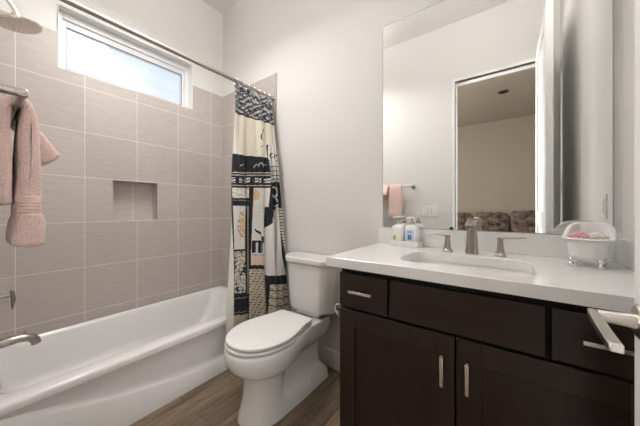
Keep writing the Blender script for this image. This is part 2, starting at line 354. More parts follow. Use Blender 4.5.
area('bedroom_fill_right', (1.75, -.95, 1.55), (PI/2, 0, math.radians(60)), 1.1, 1.6, E_FILL_R, (.99, .985, .985), None, 110)  # added fill aimed through the doorway; no window is built here
# bedroom fill lamps, added, no window behind them; then the ceiling downlight
area('bedroom_fill', (-2.9, -1.8, 1.6), (0, -PI/2, 0), 1.3, 1.5, E_FILL_BED, (1, .95, .88))  # added fill that brightens the bedroom from its left side
area('bedroom_fill_left', (-1.55, -1.15, 1.55), (PI/2, 0, math.radians(-50)), 1.0, 1.6, E_FILL_L, (.99, .985, .985), None, 110)  # added fill aimed through the doorway, hung free without a fixture
dl = thing('recessed_downlight', 'small dark recessed downlight in the bedroom ceiling, switched off', 'light', (-.055, -2.03, BZ))
bm = bmesh.new(); lathe(bm, (-.055, -2.03, BZ), [(.06, 0), (.075, 0), (.075, -.006), (.06, -.008), (.058, -.002), (.0, -.002)], 'z', 28); obj('trim_ring', bm, mat('bronze_ring', (.06, .05, .045), .5), dl, smooth=True, sharp=35)
bm = bmesh.new(); lathe(bm, (-.055, -2.03, BZ-.002), [(.056, 0), (.05, -.002), (0, -.002)], 'z', 28); obj('lens', bm, M['black'], dl); keep(dl)
# ceiling sprinkler cover seen in the mirror
sp = bmesh.new(); lathe(sp, (0, 0, 0), [(0, 0), (.03, 0), (.03, -.006), (.042, -.007), (.044, -.010), (.042, -.013), (0, -.014)], 'z', 32)
spo = tag(obj('sprinkler_cover', sp, M['ceiling'], smooth=True, sharp=35), 'small round sprinkler cover on the bathroom ceiling, seen in the mirror', 'sprinkler cover'); spo.location = (-.80, .21, ZC)

# ------------------------------------------------------------ bathtub
X0, X1, Y0, Y1, RZ = XL+.0005, -1.592, .0085, YF-.0105, .36
bm = bmesh.new()
cx_, cy_ = (X0+X1)/2, (Y0+Y1)/2; hx, hy = (X1-X0)/2, (Y1-Y0)/2
icx, ihx = (-2.305-1.700)/2, (2.305-1.700)/2
def ring(cx, cy, hx, hy, r, z): return rrect(cx, cy, hx, hy, r, z, 10)
icy = cy_+.005; rings = [ring(cx_, cy_, hx, hy, .004, RZ-.035), ring(cx_, cy_, hx, hy, .006, RZ-.014), ring(cx_, cy_, hx-.004, hy-.001, .01, RZ-.004), ring(cx_, cy_, hx-.013, hy-.004, .014, RZ),
         ring(icx, cy_-.008, ihx+.022, hy-.045, .07, RZ+.001), ring(icx, cy_-.010, ihx+.008, hy-.055, .09, RZ-.005), ring(icx, cy_-.012, ihx, hy-.062, .10, RZ-.022),
         ring(icx, cy_-.02, ihx-.012, hy-.08, .10, RZ-.10), ring(icx, cy_-.03, ihx-.03, hy-.135, .10, RZ-.20), ring(icx, cy_-.05, ihx-.05, hy-.17, .11, RZ-.265), ring(icx, cy_-.03, ihx-.10, hy-.25, .10, RZ-.29), ring(icx, cy_-.03, .05, .12, .04, RZ-.294)]
loft(bm, rings, cap0=False)
tb = thing('bathtub', 'white alcove bathtub with a smooth stepped apron along the tiled wall', 'bathtub', (cx_, cy_, 0))
obj('basin', bm, M['acryl'], tb, smooth=True, sharp=60)
bm = bmesh.new(); prof = [(X1-.004, RZ-.034), (X1, RZ-.036), (X1-.003, RZ-.045), (X1-.020, RZ-.075), (X1-.026, RZ-.12), (X1-.024, -.05), (X1-.018, -.026), (X1-.006, -.011), (X1-.002, 0.002), (X1-.002, .0), (X1-.10, .0), (X1-.10, RZ-.04)]
def led(y): return .09+.19*max(0, 1.12-y)**2
prof[5:9] = [(X1-.026, 9.034), (X1-.022, 9.016), (X1-.007, 9.004), (X1-.002, 8.996)]
loft(bm, [[(x, y, z if z < 5 else z-9+led(y)) for x, z in prof] for y in np.linspace(Y0, Y1, 30)])
obj('apron', bm, M['acryl'], tb, smooth=True, sharp=50)
bm = bmesh.new(); lathe(bm, (icx, .078, .255), [(0, -.01), (.038, -.01), (.038, .008), (.030, .014), (0, .015)], 'y'); obj('overflow_plate', bm, M['nickel'], tb, smooth=True, sharp=35)
bm = bmesh.new(); lathe(bm, (icx, .35, RZ-.292), [(.032, 0), (.032, .004), (.02, .006), (0, .006)], 'z'); obj('drain', bm, M['nickel'], tb, smooth=True, sharp=35)
keep(tb)
# tub spout, valve lever, shower head on the near wall
FX = -1.965
t = thing('tub_spout', 'brushed nickel tub spout curving over the near end of the bathtub', 'faucet', (FX, .008, H-.655))
bm = bmesh.new(); z = H-.655
tube(bm, spline([(FX, .008, z), (FX, .06, z+.004), (FX, .13, z+.010), (FX, .175, z+.006), (FX, .200, z-.012), (FX, .208, z-.036)], 5), [.026]*6+[.024]*5+[.022]*5+[.021]*10, 20, .9); obj('spout', bm, M['nickel'], t, smooth=True, sharp=50)
bm = bmesh.new(); lathe(bm, (FX, .008, z), [(0, 0), (.036, 0), (.036, .006), (.028, .012), (0, .013)], 'y'); obj('wall_flange', bm, M['nickel'], t, smooth=True, sharp=35)
bm = bmesh.new(); lathe(bm, (FX, .168, z+.020), [(.004, 0), (.004, .010), (.007, .012), (.006, .018), (0, .019)], 'z', 12); obj('diverter_knob', bm, M['nickel'], t, smooth=True, sharp=35); keep(t)
z = H-.425; t = thing('shower_valve', 'brushed nickel shower valve lever with round wall plate above the tub spout', 'shower valve', (FX, .008, z))
bm = bmesh.new(); lathe(bm, (FX, .008, z), [(0, 0), (.078, 0), (.078, .005), (.07, .009), (.03, .012), (.027, .05), (.024, .055), (0, .056)], 'y', 36); obj('wall_plate', bm, M['nickel'], t, smooth=True, sharp=35)
bm = bmesh.new(); tube(bm, [(FX, .055, z), (FX, .10, z+.002), (FX, .128, z+.006)], [.011, .009, .0095], 14); obj('stem', bm, M['nickel'], t, smooth=True, sharp=50)
bm = bmesh.new(); tube(bm, [(FX, .126, z+.026), (FX, .128, z+.012), (FX, .131, z-.02), (FX, .129, z-.052), (FX, .128, z-.066)], [.009, .0125, .0125, .008, .004], 14, .7); obj('lever', bm, M['nickel'], t, smooth=True, sharp=50); keep(t)
# shower head
hc = Vector((FX, .150, H+.917)); nrm = Vector((0.0, .22, -1)).normalized()
t = thing('wall_shower', 'round brushed nickel shower head on a bent arm above the bathtub', 'shower', tuple(hc))
bm = bmesh.new(); lathe(bm, (0, 0, 0), [(.0, -.008), (.070, -.008), (.080, -.005), (.083, .002), (.079, .008), (.05, .014), (.024, .022), (.019, .036), (.018, .048), (0, .05)], 'z', 48)
rot = Vector((0, 0, -1)).rotation_difference(nrm).to_matrix().to_4x4(); bmesh.ops.transform(bm, matrix=Matrix.Translation(hc)@rot, verts=bm.verts); obj('head', bm, M['nickel2'], t, smooth=True, sharp=40)
bm = bmesh.new()
for rr_, n_ in ((.02, 8), (.036, 12), (.052, 18), (.066, 24)):
    for k in range(n_): a_ = 2*PI*k/n_; lathe(bm, (rr_*math.cos(a_), rr_*math.sin(a_), -.008), [(.0020, .001), (.0018, -.0012), (0, -.0014)], 'z', 6)
bmesh.ops.transform(bm, matrix=Matrix.Translation(hc)@rot, verts=bm.verts); obj('spray_nozzle', bm, mat('nozzle_rubber', (.42, .41, .40), .6), t)['kind'] = 'stuff'
top = hc - nrm*.058
bm = bmesh.new(); tube(bm, spline([top+nrm*.012, top-nrm*.01, top+Vector((0, -.03, .05)), (FX, .045, top.z+.085), (FX, .008, top.z+.088)], 6), .0105, 14); obj('shower_arm', bm, M['chrome'], t, smooth=True)
bm = bmesh.new(); lathe(bm, (FX, .008, top.z+.088), [(0, 0), (.03, 0), (.028, .006), (.015, .012), (0, .012)], 'y'); obj('wall_flange', bm, M['chrome'], t, smooth=True, sharp=35); keep(t)

# ------------------------------------------------------------ curtain rod and shower curtain
RX, RZ_ = -1.60, .936+H
t = thing('curtain_rod', 'long straight nickel shower curtain rod from wall to wall', 'curtain rod', (RX, 0, RZ_))
bm = bmesh.new(); lathe(bm, (RX, .012, RZ_), [(.0, 0), (.0125, 0), (.0125, YF-.024), (0, YF-.024)], 'y', 20); obj('rod', bm, M['nickel'], t, smooth=True, sharp=40)
for y, s in ((0.0, 1), (YF, -1)):
    bm = bmesh.new(); lathe(bm, (RX, y, RZ_), [(0, 0), (.03, 0), (.03, s*.006), (.018, s*.02), (.0135, s*.03), (0, s*.03)], 'y', 24); obj('end_cap', bm, M['nickel'], t, smooth=True, sharp=35)
keep(t)

# curtain print, in (s = 0..1 across, yy = picture-style height 0..1 from top to hem), painted as cloth colour
CREAM, BEIGE, BLK, WHT, TAN, PNK = map(np.array, ((.66, .60, .50), (.50, .43, .34), (.016, .017, .022), (.76, .73, .69), (.52, .36, .22), (.62, .42, .34)))
def seg(px, py, a, b, wd):
    a = np.array(a, float); b = np.array(b, float); d = b-a; q = max((d*d).sum(), 1e-9)
    tt = np.clip(((px-a[0])*d[0]+(py-a[1])*d[1])/q, 0, 1); return np.hypot(px-a[0]-tt*d[0], py-a[1]-tt*d[1]) < wd
def stroke(C, px, py, pts, col, wd=.55):
    for a, b in zip(pts, pts[1:]): C[seg(px, py, a, b, wd)] = col
def sp2(P, n=5): return [(q.x, q.y) for q in spline([(x, y, 0) for x, y in P], n)]
def arabesque(px, py, sc, seed):
    q = np.sin(px*sc+2.2*np.sin(py*sc*.8+seed))+np.sin(py*sc*1.1+2.4*np.sin(px*sc*.9+seed*2)); return q
def paint(px, py):
    """px,py: cloth coordinates measured like the picture: px 231..287, py 88..328"""
    C = np.tile(CREAM, (px.shape[0], 1)); n = len(px)
    def R(x0, x1, y0, y1): return (px >= x0) & (px < x1) & (py >= y0) & (py < y1)
    # columns
    c1, c2 = 251, 268
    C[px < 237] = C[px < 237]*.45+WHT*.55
    # damask header
    hem = 114+(px-236)*.30; top_ = py < hem
    q = arabesque(px*1.9, py*.95, 1.15, 1.0); C[top_] = BLK; C[top_ & (q > .35)] = np.array((.40, .40, .40)); C[top_ & (np.abs(q+.9) < .16)] = (.3, .3, .3)
    C[top_ & (py > hem-1.6)] = BLK
    # upper cream panels, scripts
    stroke(C, px, py, sp2([(261, 131), (259.5, 134), (259.4, 139), (261, 140)]), BLK, .26); stroke(C, px, py, [(262.6, 129), (262, 140)], BLK, .22)
    stroke(C, px, py, sp2([(259.5, 147), (261, 145), (262.4, 147.5), (260.6, 149)]), BLK, .22)
    C[R(c1-.7, c1+.7, 126, 158)] *= .72
    # columns 1 and 2: black band with lettering, stripes, motif row
    a = (px < c2) & (py >= 155+(px-240)*.10) & (py < 188); C[a] = BLK
    stroke(C, px, py, [(238, 167), (244, 161)], TAN, .4)
    stroke(C, px, py, sp2([(254, 168), (256, 164), (258, 168), (260, 163), (262, 168), (265, 165)]), np.array((.34, .33, .32)), .35)
    for yy in (172.5, 175.0): C[R(230, c2, yy, yy+.9)] = CREAM*.8
    C[R(230, c2, 178, 183) & (np.mod(px, 3.4) < 2.0) & (np.sin(py*2.2+px) > -.4)] = WHT*.8
    C[R(230, c2, 185.2, 186.1)] = CREAM*.7
    # column 1
    a = R(230, c1, 188, 198); C[a] = WHT*.9; C[a & (arabesque(px, py, 1.3, 3) > 1.2)] = TAN
    C[R(230, c1, 198, 206)] = BLK; C[R(230, c1, 200, 200.7)] = CREAM*.5
    C[R(230, 231.5, 188, 300)] = BLK
    a = R(231.5, 246, 206, 249); C[a] = WHT*.92
    e = ((px-239)/5)**2+((py-225)/15)**2; q = arabesque(px, py, 1.1, 2); C[a & (e < 1) & (q > -.2)] = TAN; C[a & (e < .3) & (q < .5)] = TAN*1.25
    C[R(246, 247.6, 206, 312)] = BLK; C[R(247.6, c1, 206, 294)] = BEIGE
    C[R(230, 247, 249, 251)] = BLK
    a = R(231.5, 246, 251, 293); C[a] = CREAM*.95; q = arabesque(px, py, .62, .6); C[a & (np.abs(q) < .30)] = BLK; C[a & (np.abs(q-1.25) < .16)] = BLK
    C[R(230, 247, 292.3, 294.5)] = BLK
    C[R(230, c1, 294.5, 314)] = BLK; C[R(231, c1, 297, 297.7)] = CREAM*.5; C[R(231, c1, 311, 311.6)] = CREAM*.5
    C[R(230, c1, 314, 340)] = BEIGE*.95
    # column 2
    a = R(c1, c2, 188, 262); C[a] = WHT*.88; e = ((px-254)/4)**2+((py-195)/6)**2; C[a & (e < 1)] = np.array((.62, .42, .26))
    C[R(c1-1, c1+.8, 188, 320)] = BLK
    C[a & (np.hypot((px-262)/5, (py-210)/9) < 1) & (arabesque(px, py, 1.4, 5) > .9)] = CREAM*.85
    stroke(C, px, py, sp2([(254, 229), (256, 230), (260, 235), (263, 241)]), BLK, .8); C[np.hypot((px-254.5)/1.7, (py-229.5)/1.3) < 1] = BLK
    C[np.hypot((px-263.5)/2.4, (py-238.5)/2.4) < 1] = BLK
    a = R(252, 267, 241, 253); C[a & (np.mod(px-252, 2.9) < 1.55)] = BLK; C[R(252, 267.5, 240.5, 242.5)] = BLK
    C[R(252, 267, 254.5, 255.1)] = BLK; C[R(252, 267, 256, 265)] = PNK*.5+CREAM*.5
    C[R(c1, c2, 265, 269)] = BLK
    a = R(c1, c2, 269, 340); C[a] = BEIGE*1.08
    g = np.sin(px*2.6+np.floor(py/2.6)*1.9)+.6*np.sin(px*5.3+np.floor(py/2.6)*3.1); C[a & (py < 322) & (np.mod(py, 2.6) < 1.0) & (g > -.2)] = np.array((.09, .075, .06))
    # column 3
    C[R(c2-.6, c2+.5, 145, 320)] = BLK
    C[(px >= c2) & (py >= 140)] = WHT*.85; C[R(c2-.6, c2+.5, 160, 320)] = BLK
    stroke(C, px, py, sp2([(272, 154), (269.8, 153), (269.2, 156), (270.3, 158.3), (272, 157.5)]), BLK, .42)
    stroke(C, px, py, sp2([(273.5, 155), (273.3, 158), (274.6, 157.5), (275.8, 152)]), BLK, .40); stroke(C, px, py, [(275.8, 152), (275.4, 158)], BLK, .35)
    stroke(C, px, py, sp2([(277, 155), (277.6, 157.6), (279, 155), (278.6, 160), (276.8, 161)]), BLK, .38)
    for yy in (166.5, 170.8, 175.2, 179): C[R(c2, 300, yy, yy+.8)] = BLK
    C[(py >= 182+.5*np.sin(px)) & (py < 207) & (px >= c2-1)] = BLK
    for P_ in ([(272, 187), (275, 189), (276.3, 193), (273.5, 197), (271.5, 194)], [(273.5, 197), (276, 201), (278, 204), (274, 206)]): stroke(C, px, py, sp2(P_), WHT, .75)
    cone = 266.4+(274.5-266.4)*np.clip((228-py)/21, 0, 1); cr = 277.5+(py-207)*.10
    a = (py >= 207) & (py < 275); C[a & (px >= c2-1.8) & (px < cone)] = BLK
    C[a & (px >= cone) & (px < cr)] = WHT*.88
    C[a & (px >= cr)] = BLK; C[a & (px >= cr+1.2)] = CREAM*.85; C[a & (px >= cr+1.2) & (np.mod(py, 3) < .9)] = BLK
    C[R(266.5, 300, 275, 284)] = BLK
    a = R(268.5, 300, 284, 340); C[a] = BEIGE*1.15
    for yy in (290, 297.5, 305): C[a & (np.abs(py-yy-.8*np.sin(px*.7)) < .55)] = BLK
    g = np.sin(px*2.9+np.floor(py/2.5)*2.3); C[a & (np.mod(py, 2.5) < .8) & (g > .35)] = BLK*3+.06
    return np.clip(C, 0, 1)
def vcol_mat(name, rough=.8):
    m = mat(name, (.5, .5, .5), rough, spec=.2, sheen=.15); at = N(m, 'VertexColor', layer_name='print')
    t_ = N(m, 'TexCoord'); n = N(m, 'TexNoise'); n.inputs['Scale'].default_value = 260; n.inputs['Detail'].default_value = 2; L(m, t_.outputs['Object'], n.inputs['Vector'])
    b = N(m, 'Bump'); b.inputs['Strength'].default_value = .2; b.inputs['Distance'].default_value = .001; L(m, n.outputs['Fac'], b.inputs['Height']); L(m, b.outputs[0], bsdf(m).inputs['Normal'])
    L(m, at.outputs['Color'], bsdf(m).inputs['Base Color']); return m
M['print'] = vcol_mat('printed_cotton')
nu, nv = 420, 620
u = np.linspace(0, 1, nu); v = np.linspace(0, 1, nv); U, V = np.meshgrid(u, v)
ZT, ZB = RZ_-.028, H-.862
Z = ZT+(ZB-ZT)*V
# centre line of the gathered cloth: along the rod at the top, swinging out over the tub edge below
top_x, top_y = -1.597+0*U, 1.135+.345*U
k = np.clip(V, 0, 1)**.62
bot_x = -1.552+.150*U**1.15; bot_y = 1.048+.432*U
CX = top_x*(1-k)+bot_x*k; CY = top_y*(1-k)+bot_y*k
CX += .020*np.clip(1-np.abs(V-.40)/.2, 0, 1)*(U > .7)*0
nf = 5.0; amp = .019+.006*V
ph = 2*PI*nf*(U+.025*np.sin(5*V+3*U)) + .5*np.sin(3*V)
w_ = np.sin(ph)+.28*np.sin(2*ph+1.3)+.25*np.sin(.37*ph+4*V)
g_ = lambda c, s_: np.exp(-((U-c-.012*np.sin(6*V+c*9))/s_)**2)
w2 = 1.1-2.4*g_(.335, .040)-1.0*g_(.30+.03*V, .10)-2.3*g_(.655, .038)-1.6*g_(.83, .035)-.9*g_(.50, .03)*(1-.5*V)-1.2*g_(.0, .03)-1.3*g_(.95, .03)+.25*np.sin(16*U+3*V)
bl = np.clip((V-.10)/.30, 0, 1); bl = bl*bl*(3-2*bl); w_ = w_*(1-bl)+w2*bl
CX = CX+amp*w_*(.75+.5*np.sin(9*U+1))*(1+.35*bl*(1-V)) ; CY = CY+.011*np.sin(2*ph)
XS = CX; YS = np.minimum(CY, YF-.03)
ZS = Z-.006*np.abs(np.sin(ph*.5))*(V > .98)+.006*np.cos(ph)*(V < .01)
px = 231+56*U-2.0*0; py = 88+240*V
# cloth-height correction so that the print's rows sit level on the cloth
verts = np.stack([XS, YS, ZS], -1).reshape(-1, 3)
idx = np.arange(nu*nv).reshape(nv, nu)
faces = np.stack([idx[:-1, :-1], idx[:-1, 1:], idx[1:, 1:], idx[1:, :-1]], -1).reshape(-1, 4)
# where each point of the cloth would be read from in the print chart
def chart(P):
    a_ = .6306; d = -math.sin(a_)*P[:, 0]+math.cos(a_)*P[:, 1]
    return d
me = bpy.data.meshes.new('curtain_panel'); me.from_pydata(verts.tolist(), [], faces.tolist()); me.update()
sk = (U**1.0).reshape(-1); vk = V.reshape(-1)
dd = chart(np.stack([(top_x*(1-k)+bot_x*k), (top_y*(1-k)+bot_y*k), Z], -1).reshape(-1, 3))
rowy = 209.09-256.85*(Z.reshape(-1)-H)/dd                    # rows measured along the hang of the cloth
rowx = 320+256.85*((math.cos(.6306)*(top_x*(1-k)+bot_x*k)+math.sin(.6306)*(top_y*(1-k)+bot_y*k)).reshape(-1))/dd
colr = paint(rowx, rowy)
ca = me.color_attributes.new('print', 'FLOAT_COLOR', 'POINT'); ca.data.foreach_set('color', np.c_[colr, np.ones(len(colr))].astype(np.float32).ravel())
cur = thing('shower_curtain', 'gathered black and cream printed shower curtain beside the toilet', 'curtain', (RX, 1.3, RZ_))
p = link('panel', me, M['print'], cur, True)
sd = p.modifiers.new('thick', 'SOLIDIFY'); sd.thickness = .0016
# white liner inside the tub
bm = bmesh.new(); R_ = []
for j in range(30):
    vv = j/29; z = ZT-.01+(H-.98-ZT)*0+( .40-ZT)*vv if False else (ZT-.01)+( .285-(ZT-.01))*vv
    R_.append([bm.verts.new((-1.634-.133*vv**1.2-.008*math.sin(i*.9+1.2*vv), 1.185+.0*vv+.30*i/50, z)) for i in range(51)])
for a, b in zip(R_, R_[1:]):
    for i in range(50): bm.faces.new((a[i], a[i+1], b[i+1], b[i]))
lo_ = obj('liner', bm, mat('liner_white', (.78, .77, .75), .45), cur, smooth=True); noisy(bpy.data.materials['liner_white'], (.77, .76, .74), (.79, .78, .76), ns=8)
lo_.data.materials[0] = bpy.data.materials['liner_white']; q = lo_.modifiers.new('thick', 'SOLIDIFY'); q.thickness = .001
for i in range(7):
    bm = bmesh.new(); y = 1.15+.052*i
    tube(bm, [(RX+.021*math.sin(a_), y+.004*math.sin(a_*.5), RZ_-.006-.021*math.cos(a_)*-1) for a_ in np.linspace(0, 2*PI, 17)], .0022, 6); obj('curtain_ring', bm, M['chrome'], cur, smooth=True)
keep(cur)

# ------------------------------------------------------------ toilet
TX = -1.112
def outline(yf, yb, hw, rw, yc, yr, z, n=26):
    """egg front at yf, widest hw at yc, narrowing to rw by yr, rounded back at yb"""
    side = []
    for i in range(n+1):
        a_ = i/n*PI/2; side.append((hw*math.sin(a_)**.92, yc-(yc-yf)*math.cos(a_)))
    for i in range(1, 9):
        q = i/8; s_ = q*q*(3-2*q); side.append((hw+(rw-hw)*s_, yc+(yr-yc)*q))
    r_ = min(.03, rw*.5, (yb-yr)*.9)
    for i in range(0, 7):
        a_ = i/6*PI/2; side.append((rw-r_+r_*math.cos(a_), yb-r_+r_*math.sin(a_)))
    right = [(TX+x, y, z) for x, y in side]; left = [(TX-x, y, z) for x, y in side[::-1]]
    return right+left[:-1]
tl = thing('toilet', 'white two-piece toilet with closed lid between curtain and vanity', 'toilet', (TX, 1.2, 0))
bm = bmesh.new()
loft(bm, [outline(.835, 1.455, .128, .135, 1.0, 1.2, 0), outline(.838, 1.453, .126, .133, 1.0, 1.2, .02), outline(.850, 1.450, .117, .128, 1.0, 1.15, .055), outline(.860, 1.43, .113, .108, 1.0, 1.09, .085), outline(.866, 1.42, .112, .082, 1.0, 1.075, .105),
          outline(.872, 1.41, .112, .078, 1.0, 1.075, .16), outline(.872, 1.41, .114, .078, 1.0, 1.10, .215), outline(.862, 1.42, .124, .083, 1.0, 1.15, .243), outline(.832, 1.44, .146, .095, 1.0, 1.20, .262),
          outline(.800, 1.455, .166, .112, 1.0, 1.25, .285), outline(.776, 1.465, .179, .125, 1.0, 1.27, .315), outline(.766, 1.475, .184, .133, 1.0, 1.28, .35), outline(.766, 1.475, .184, .135, 1.0, 1.28, .385), outline(.769, 1.475, .182, .135, 1.0, 1.28, .396), outline(.776, 1.472, .176, .132, 1.0, 1.28, .402)])
obj('bowl', bm, M['porc'], tl, smooth=True, sharp=60)
for s in (1, -1):
    bm = bmesh.new(); lathe(bm, (TX+s*.118, 1.24, .035), [(.016, 0), (.016, .02), (.012, .03), (0, .033)], 'z', 18); obj('bolt_cap', bm, M['plastic'], tl, smooth=True, sharp=40)
def plate(name, z0, z1, yf, yb, hw, rw, m, e=.005, dome=0):
    bm = bmesh.new(); f = lambda g, z: outline(yf+g, yb-g*.5, hw-g, rw-g, 1.0, 1.24, z)
    rs = [f(e, z0), f(0, z0+e*.6), f(0, z1-e), f(e*.35, z1-e*.3), f(e*1.3, z1)]
    if dome: rs += [[(TX+(x-TX)*k_, 1.04+(y-1.04)*k_, z1+dome*(1-k_)) for x, y, z in rs[-1]] for k_ in (.8, .5, .15)]
    loft(bm, rs); return obj(name, bm, m, tl, smooth=True, sharp=60)
plate('seat', .4085, .424, .770, 1.262, .183, .133, M['plastic'])
plate('lid', .430, .448, .774, 1.268, .182, .135, M['plastic'], dome=.003)
for s in (1, -1):
    bm = bmesh.new(); lathe(bm, (TX+s*.085-.022, 1.283, .425), [(0, 0), (.012, 0), (.012, .044), (0, .044)], 'x', 14); box(bm, TX+s*.085-.02, TX+s*.085+.02, 1.272, 1.294, .402, .424); obj('hinge', bm, M['plastic'], tl, smooth=True, sharp=40)
def tankring(hx_, y0, y1, z, ch, cd):
    r = [(TX-hx_+.006, y1), (TX-hx_, y1-.006), (TX-hx_, y0+cd), (TX-hx_+ch*.5, y0+cd*.42), (TX-hx_+ch, y0+.004), (TX-hx_+ch+.02, y0), (TX+hx_-ch-.02, y0), (TX+hx_-ch, y0+.004), (TX+hx_-ch*.5, y0+cd*.42), (TX+hx_, y0+cd), (TX+hx_, y1-.006), (TX+hx_-.006, y1)]
    return [(x, y, z) for x, y in r]
bm = bmesh.new()
loft(bm, [tankring(.165, 1.36, 1.49, .430, .06, .06), tankring(.188, 1.345, 1.505, .440, .065, .07), tankring(.195, 1.342, 1.508, .46, .066, .07), tankring(.212, 1.332, 1.512, .752, .07, .08)])
obj('tank', bm, M['porc'], tl, smooth=True, sharp=28, bev=.006, seg=3)
bm = bmesh.new()
loft(bm, [tankring(.212, 1.332, 1.512, .7525, .07, .08), tankring(.219, 1.325, 1.515, .758, .072, .082), tankring(.226, 1.318, 1.518, .770, .073, .083), tankring(.226, 1.318, 1.518, .792, .073, .083), tankring(.220, 1.324, 1.514, .799, .071, .08)])
obj('tank_lid', bm, M['porc'], tl, smooth=True, sharp=28, bev=.003, seg=2)
bm = bmesh.new(); box(bm, TX-.10, TX+.10, 1.37, 1.47, .400, .432); obj('tank_gasket', bm, M['porc'], tl, bev=.01)
keep(tl)

# ------------------------------------------------------------ vanity
VX0, VX1, VF = -.597, XR-.002, .985
vt = thing('vanity_cabinet', 'dark espresso vanity cabinet with shaker doors and nickel pulls', 'cabinet', (-.12, 1.26, 0))
bm = bmesh.new()
box(bm, VX0, VX0+.018, VF, YF-.001, 0, .878); box(bm, VX1-.018, VX1, VF, YF-.001, 0, .878); box(bm, VX0+.018, VX1-.018, YF-.012, YF-.001, .10, .878)
box(bm, VX0+.018, VX1-.018, VF+.02, YF-.012, .10, .118); box(bm, VX0+.018, VX1-.018, VF+.07, VF+.085, 0, .10)
obj('body', bm, M['woodv'], vt)
bm = bmesh.new(); box(bm, VX0+.019, VX1-.018, VF+.001, VF+.019, .10, .878); obj('face_frame', bm, M['dark'], vt)
FY0, FY1 = .965, VF
def shaker(x0, x1, z0, z1, pullx):
    bm = bmesh.new(); s_ = .071
    box(bm, x0, x0+s_, FY0, FY1, z0, z1); box(bm, x1-s_, x1, FY0, FY1, z0, z1); box(bm, x0+s_, x1-s_, FY0, FY1, z0, z0+s_); box(bm, x0+s_, x1-s_, FY0, FY1, z1-s_, z1)
    d = obj('door', bm, M['woodv'], vt, bev=.0015)
    bx('door_panel', x0+s_-.003, x1-s_+.003, FY0+.009, FY1-.004, z0+s_-.003, z1-s_+.003, M['woodv'], d)
    bm = bmesh.new(); z = H-.547; h_ = .050
    box(bm, pullx-.0055, pullx+.0055, FY0-.032, FY0-.022, z-h_, z+h_); box(bm, pullx-.005, pullx+.005, FY0-.022, FY0, z+h_-.012, z+h_); box(bm, pullx-.005, pullx+.005, FY0-.022, FY0, z-h_, z-h_+.012)
    obj('handle', bm, M['nickel2'], d, bev=.0012); return d
def hpull(cx, z, w_, par):
    bm = bmesh.new(); box(bm, cx-w_/2, cx+w_/2, FY0-.032, FY0-.022, z-.0055, z+.0055)
    for s in (-1, 1): x = cx+s*(w_/2-.006); box(bm, x-.006, x+.006, FY0-.022, FY0, z-.005, z+.005)
    obj('handle', bm, M['nickel2'], par, bev=.0012)
d = bx('drawer', VX0, -.381, FY0, FY1, H-.421, H-.2765, M['woodh'], vt, bev=.0015); hpull(-.488, H-.345, .103, d)
bx('false_front', -.370, .087, FY0, FY1, H-.421, H-.2765, M['woodh'], vt, bev=.0015)
d = bx('drawer', .100, .318, FY0, FY1, H-.421, H-.2765, M['woodh'], vt, bev=.0015); hpull(.209, H-.345, .103, d)
shaker(VX0, -.1445, .112, H-.4325, -.180); shaker(-.1385, .318, .112, H-.4325, -.105)
bx('filler_strip', .322, VX1-.001, FY0+.004, FY1, .112, .877, M['woodv'], vt)
keep(vt)
# worktop with cut-out
CT, CB = H-.211, H-.251
SX0, SX1, SY0, SY1 = -.372, .078, 1.045, 1.330
ct = thing('countertop', 'pale speckled quartz vanity countertop with low backsplash', 'countertop', (-.14, 1.24, CB))
bm = bmesh.new(); ocx, ocy, ohx, ohy = (-.652+XR-.001)/2, (.940+YF-.001)/2, (XR-.001+.652)/2, (YF-.001-.940)/2
def cut(z, g=0): return rrect((SX0+SX1)/2, (SY0+SY1)/2, (SX1-SX0)/2+g, (SY1-SY0)/2+g, .060+g, z, 8)
def outer(z, g=0):
    P = []
    c = ((SX0+SX1)/2, (SY0+SY1)/2); hx_, hy_ = (SX1-SX0)/2, (SY1-SY0)/2; base_ = rrect(c[0], c[1], hx_, hy_, .060, z, 8)
    for i, p in enumerate(base_):
        kq, j = divmod(i, 9); sx_, sy_ = ((1,1),(-1,1),(-1,-1),(1,-1))[kq]
        X = ocx+sx_*(ohx-g); Y = ocy+sy_*(ohy-g)
        q = j/8
        ax_, ay_ = (sx_*1, sy_*1)
        if kq % 2 == 0: P.append((X if q <= .5 else X+(c[0]+sx_*(hx_-.060)-X)*(q-.5)*2, Y+(c[1]+sy_*(hy_-.060)-Y)*(1-q*2) if q < .5 else Y, z))
        else: P.append((X if q >= .5 else X+(c[0]+sx_*(hx_-.060)-X)*(1-q*2), Y if q <= .5 else Y+(c[1]+sy_*(hy_-.060)-Y)*(q-.5)*2, z))
    return P
R0 = [cut(CB), outer(CB), outer(CT-.002), outer(CT, .002), cut(CT, .0015), cut(CT-.0015), cut(CB)]
loft(bm, R0, False, False); bmesh.ops.remove_doubles(bm, verts=bm.verts, dist=1e-5)
obj('slab', bm, M['quartz'], ct)
bx('backsplash', -.652, XR-.0205, YF-.020, YF-.001, CT, H-.113, M['quartz'], ct, bev=.0012)
bx('side_splash', XR-.020, XR-.001, .955, YF-.001, CT, H-.113, M['quartz'], ct, bev=.0012)
keep(ct)
sk_ = thing('sink', 'white rectangular undermount basin set below the quartz countertop', 'sink', ((SX0+SX1)/2, (SY0+SY1)/2, CB-.14))
bm = bmesh.new(); scx, scy, shx, shy = (SX0+SX1)/2, (SY0+SY1)/2, (SX1-SX0)/2, (SY1-SY0)/2
Rg = lambda g, r, z: rrect(scx, scy, shx+g, shy+g, r, z, 8)
loft(bm, [Rg(.025, .06, CB-.012), Rg(.025, .06, CB-.0005), Rg(.003, .063, CB-.0005), Rg(.0, .062, CB-.006), Rg(-.008, .062, CB-.05), Rg(-.02, .062, CB-.10), Rg(-.045, .06, CB-.122), Rg(-.1, .04, CB-.130), Rg(-.13, .01, CB-.132)])
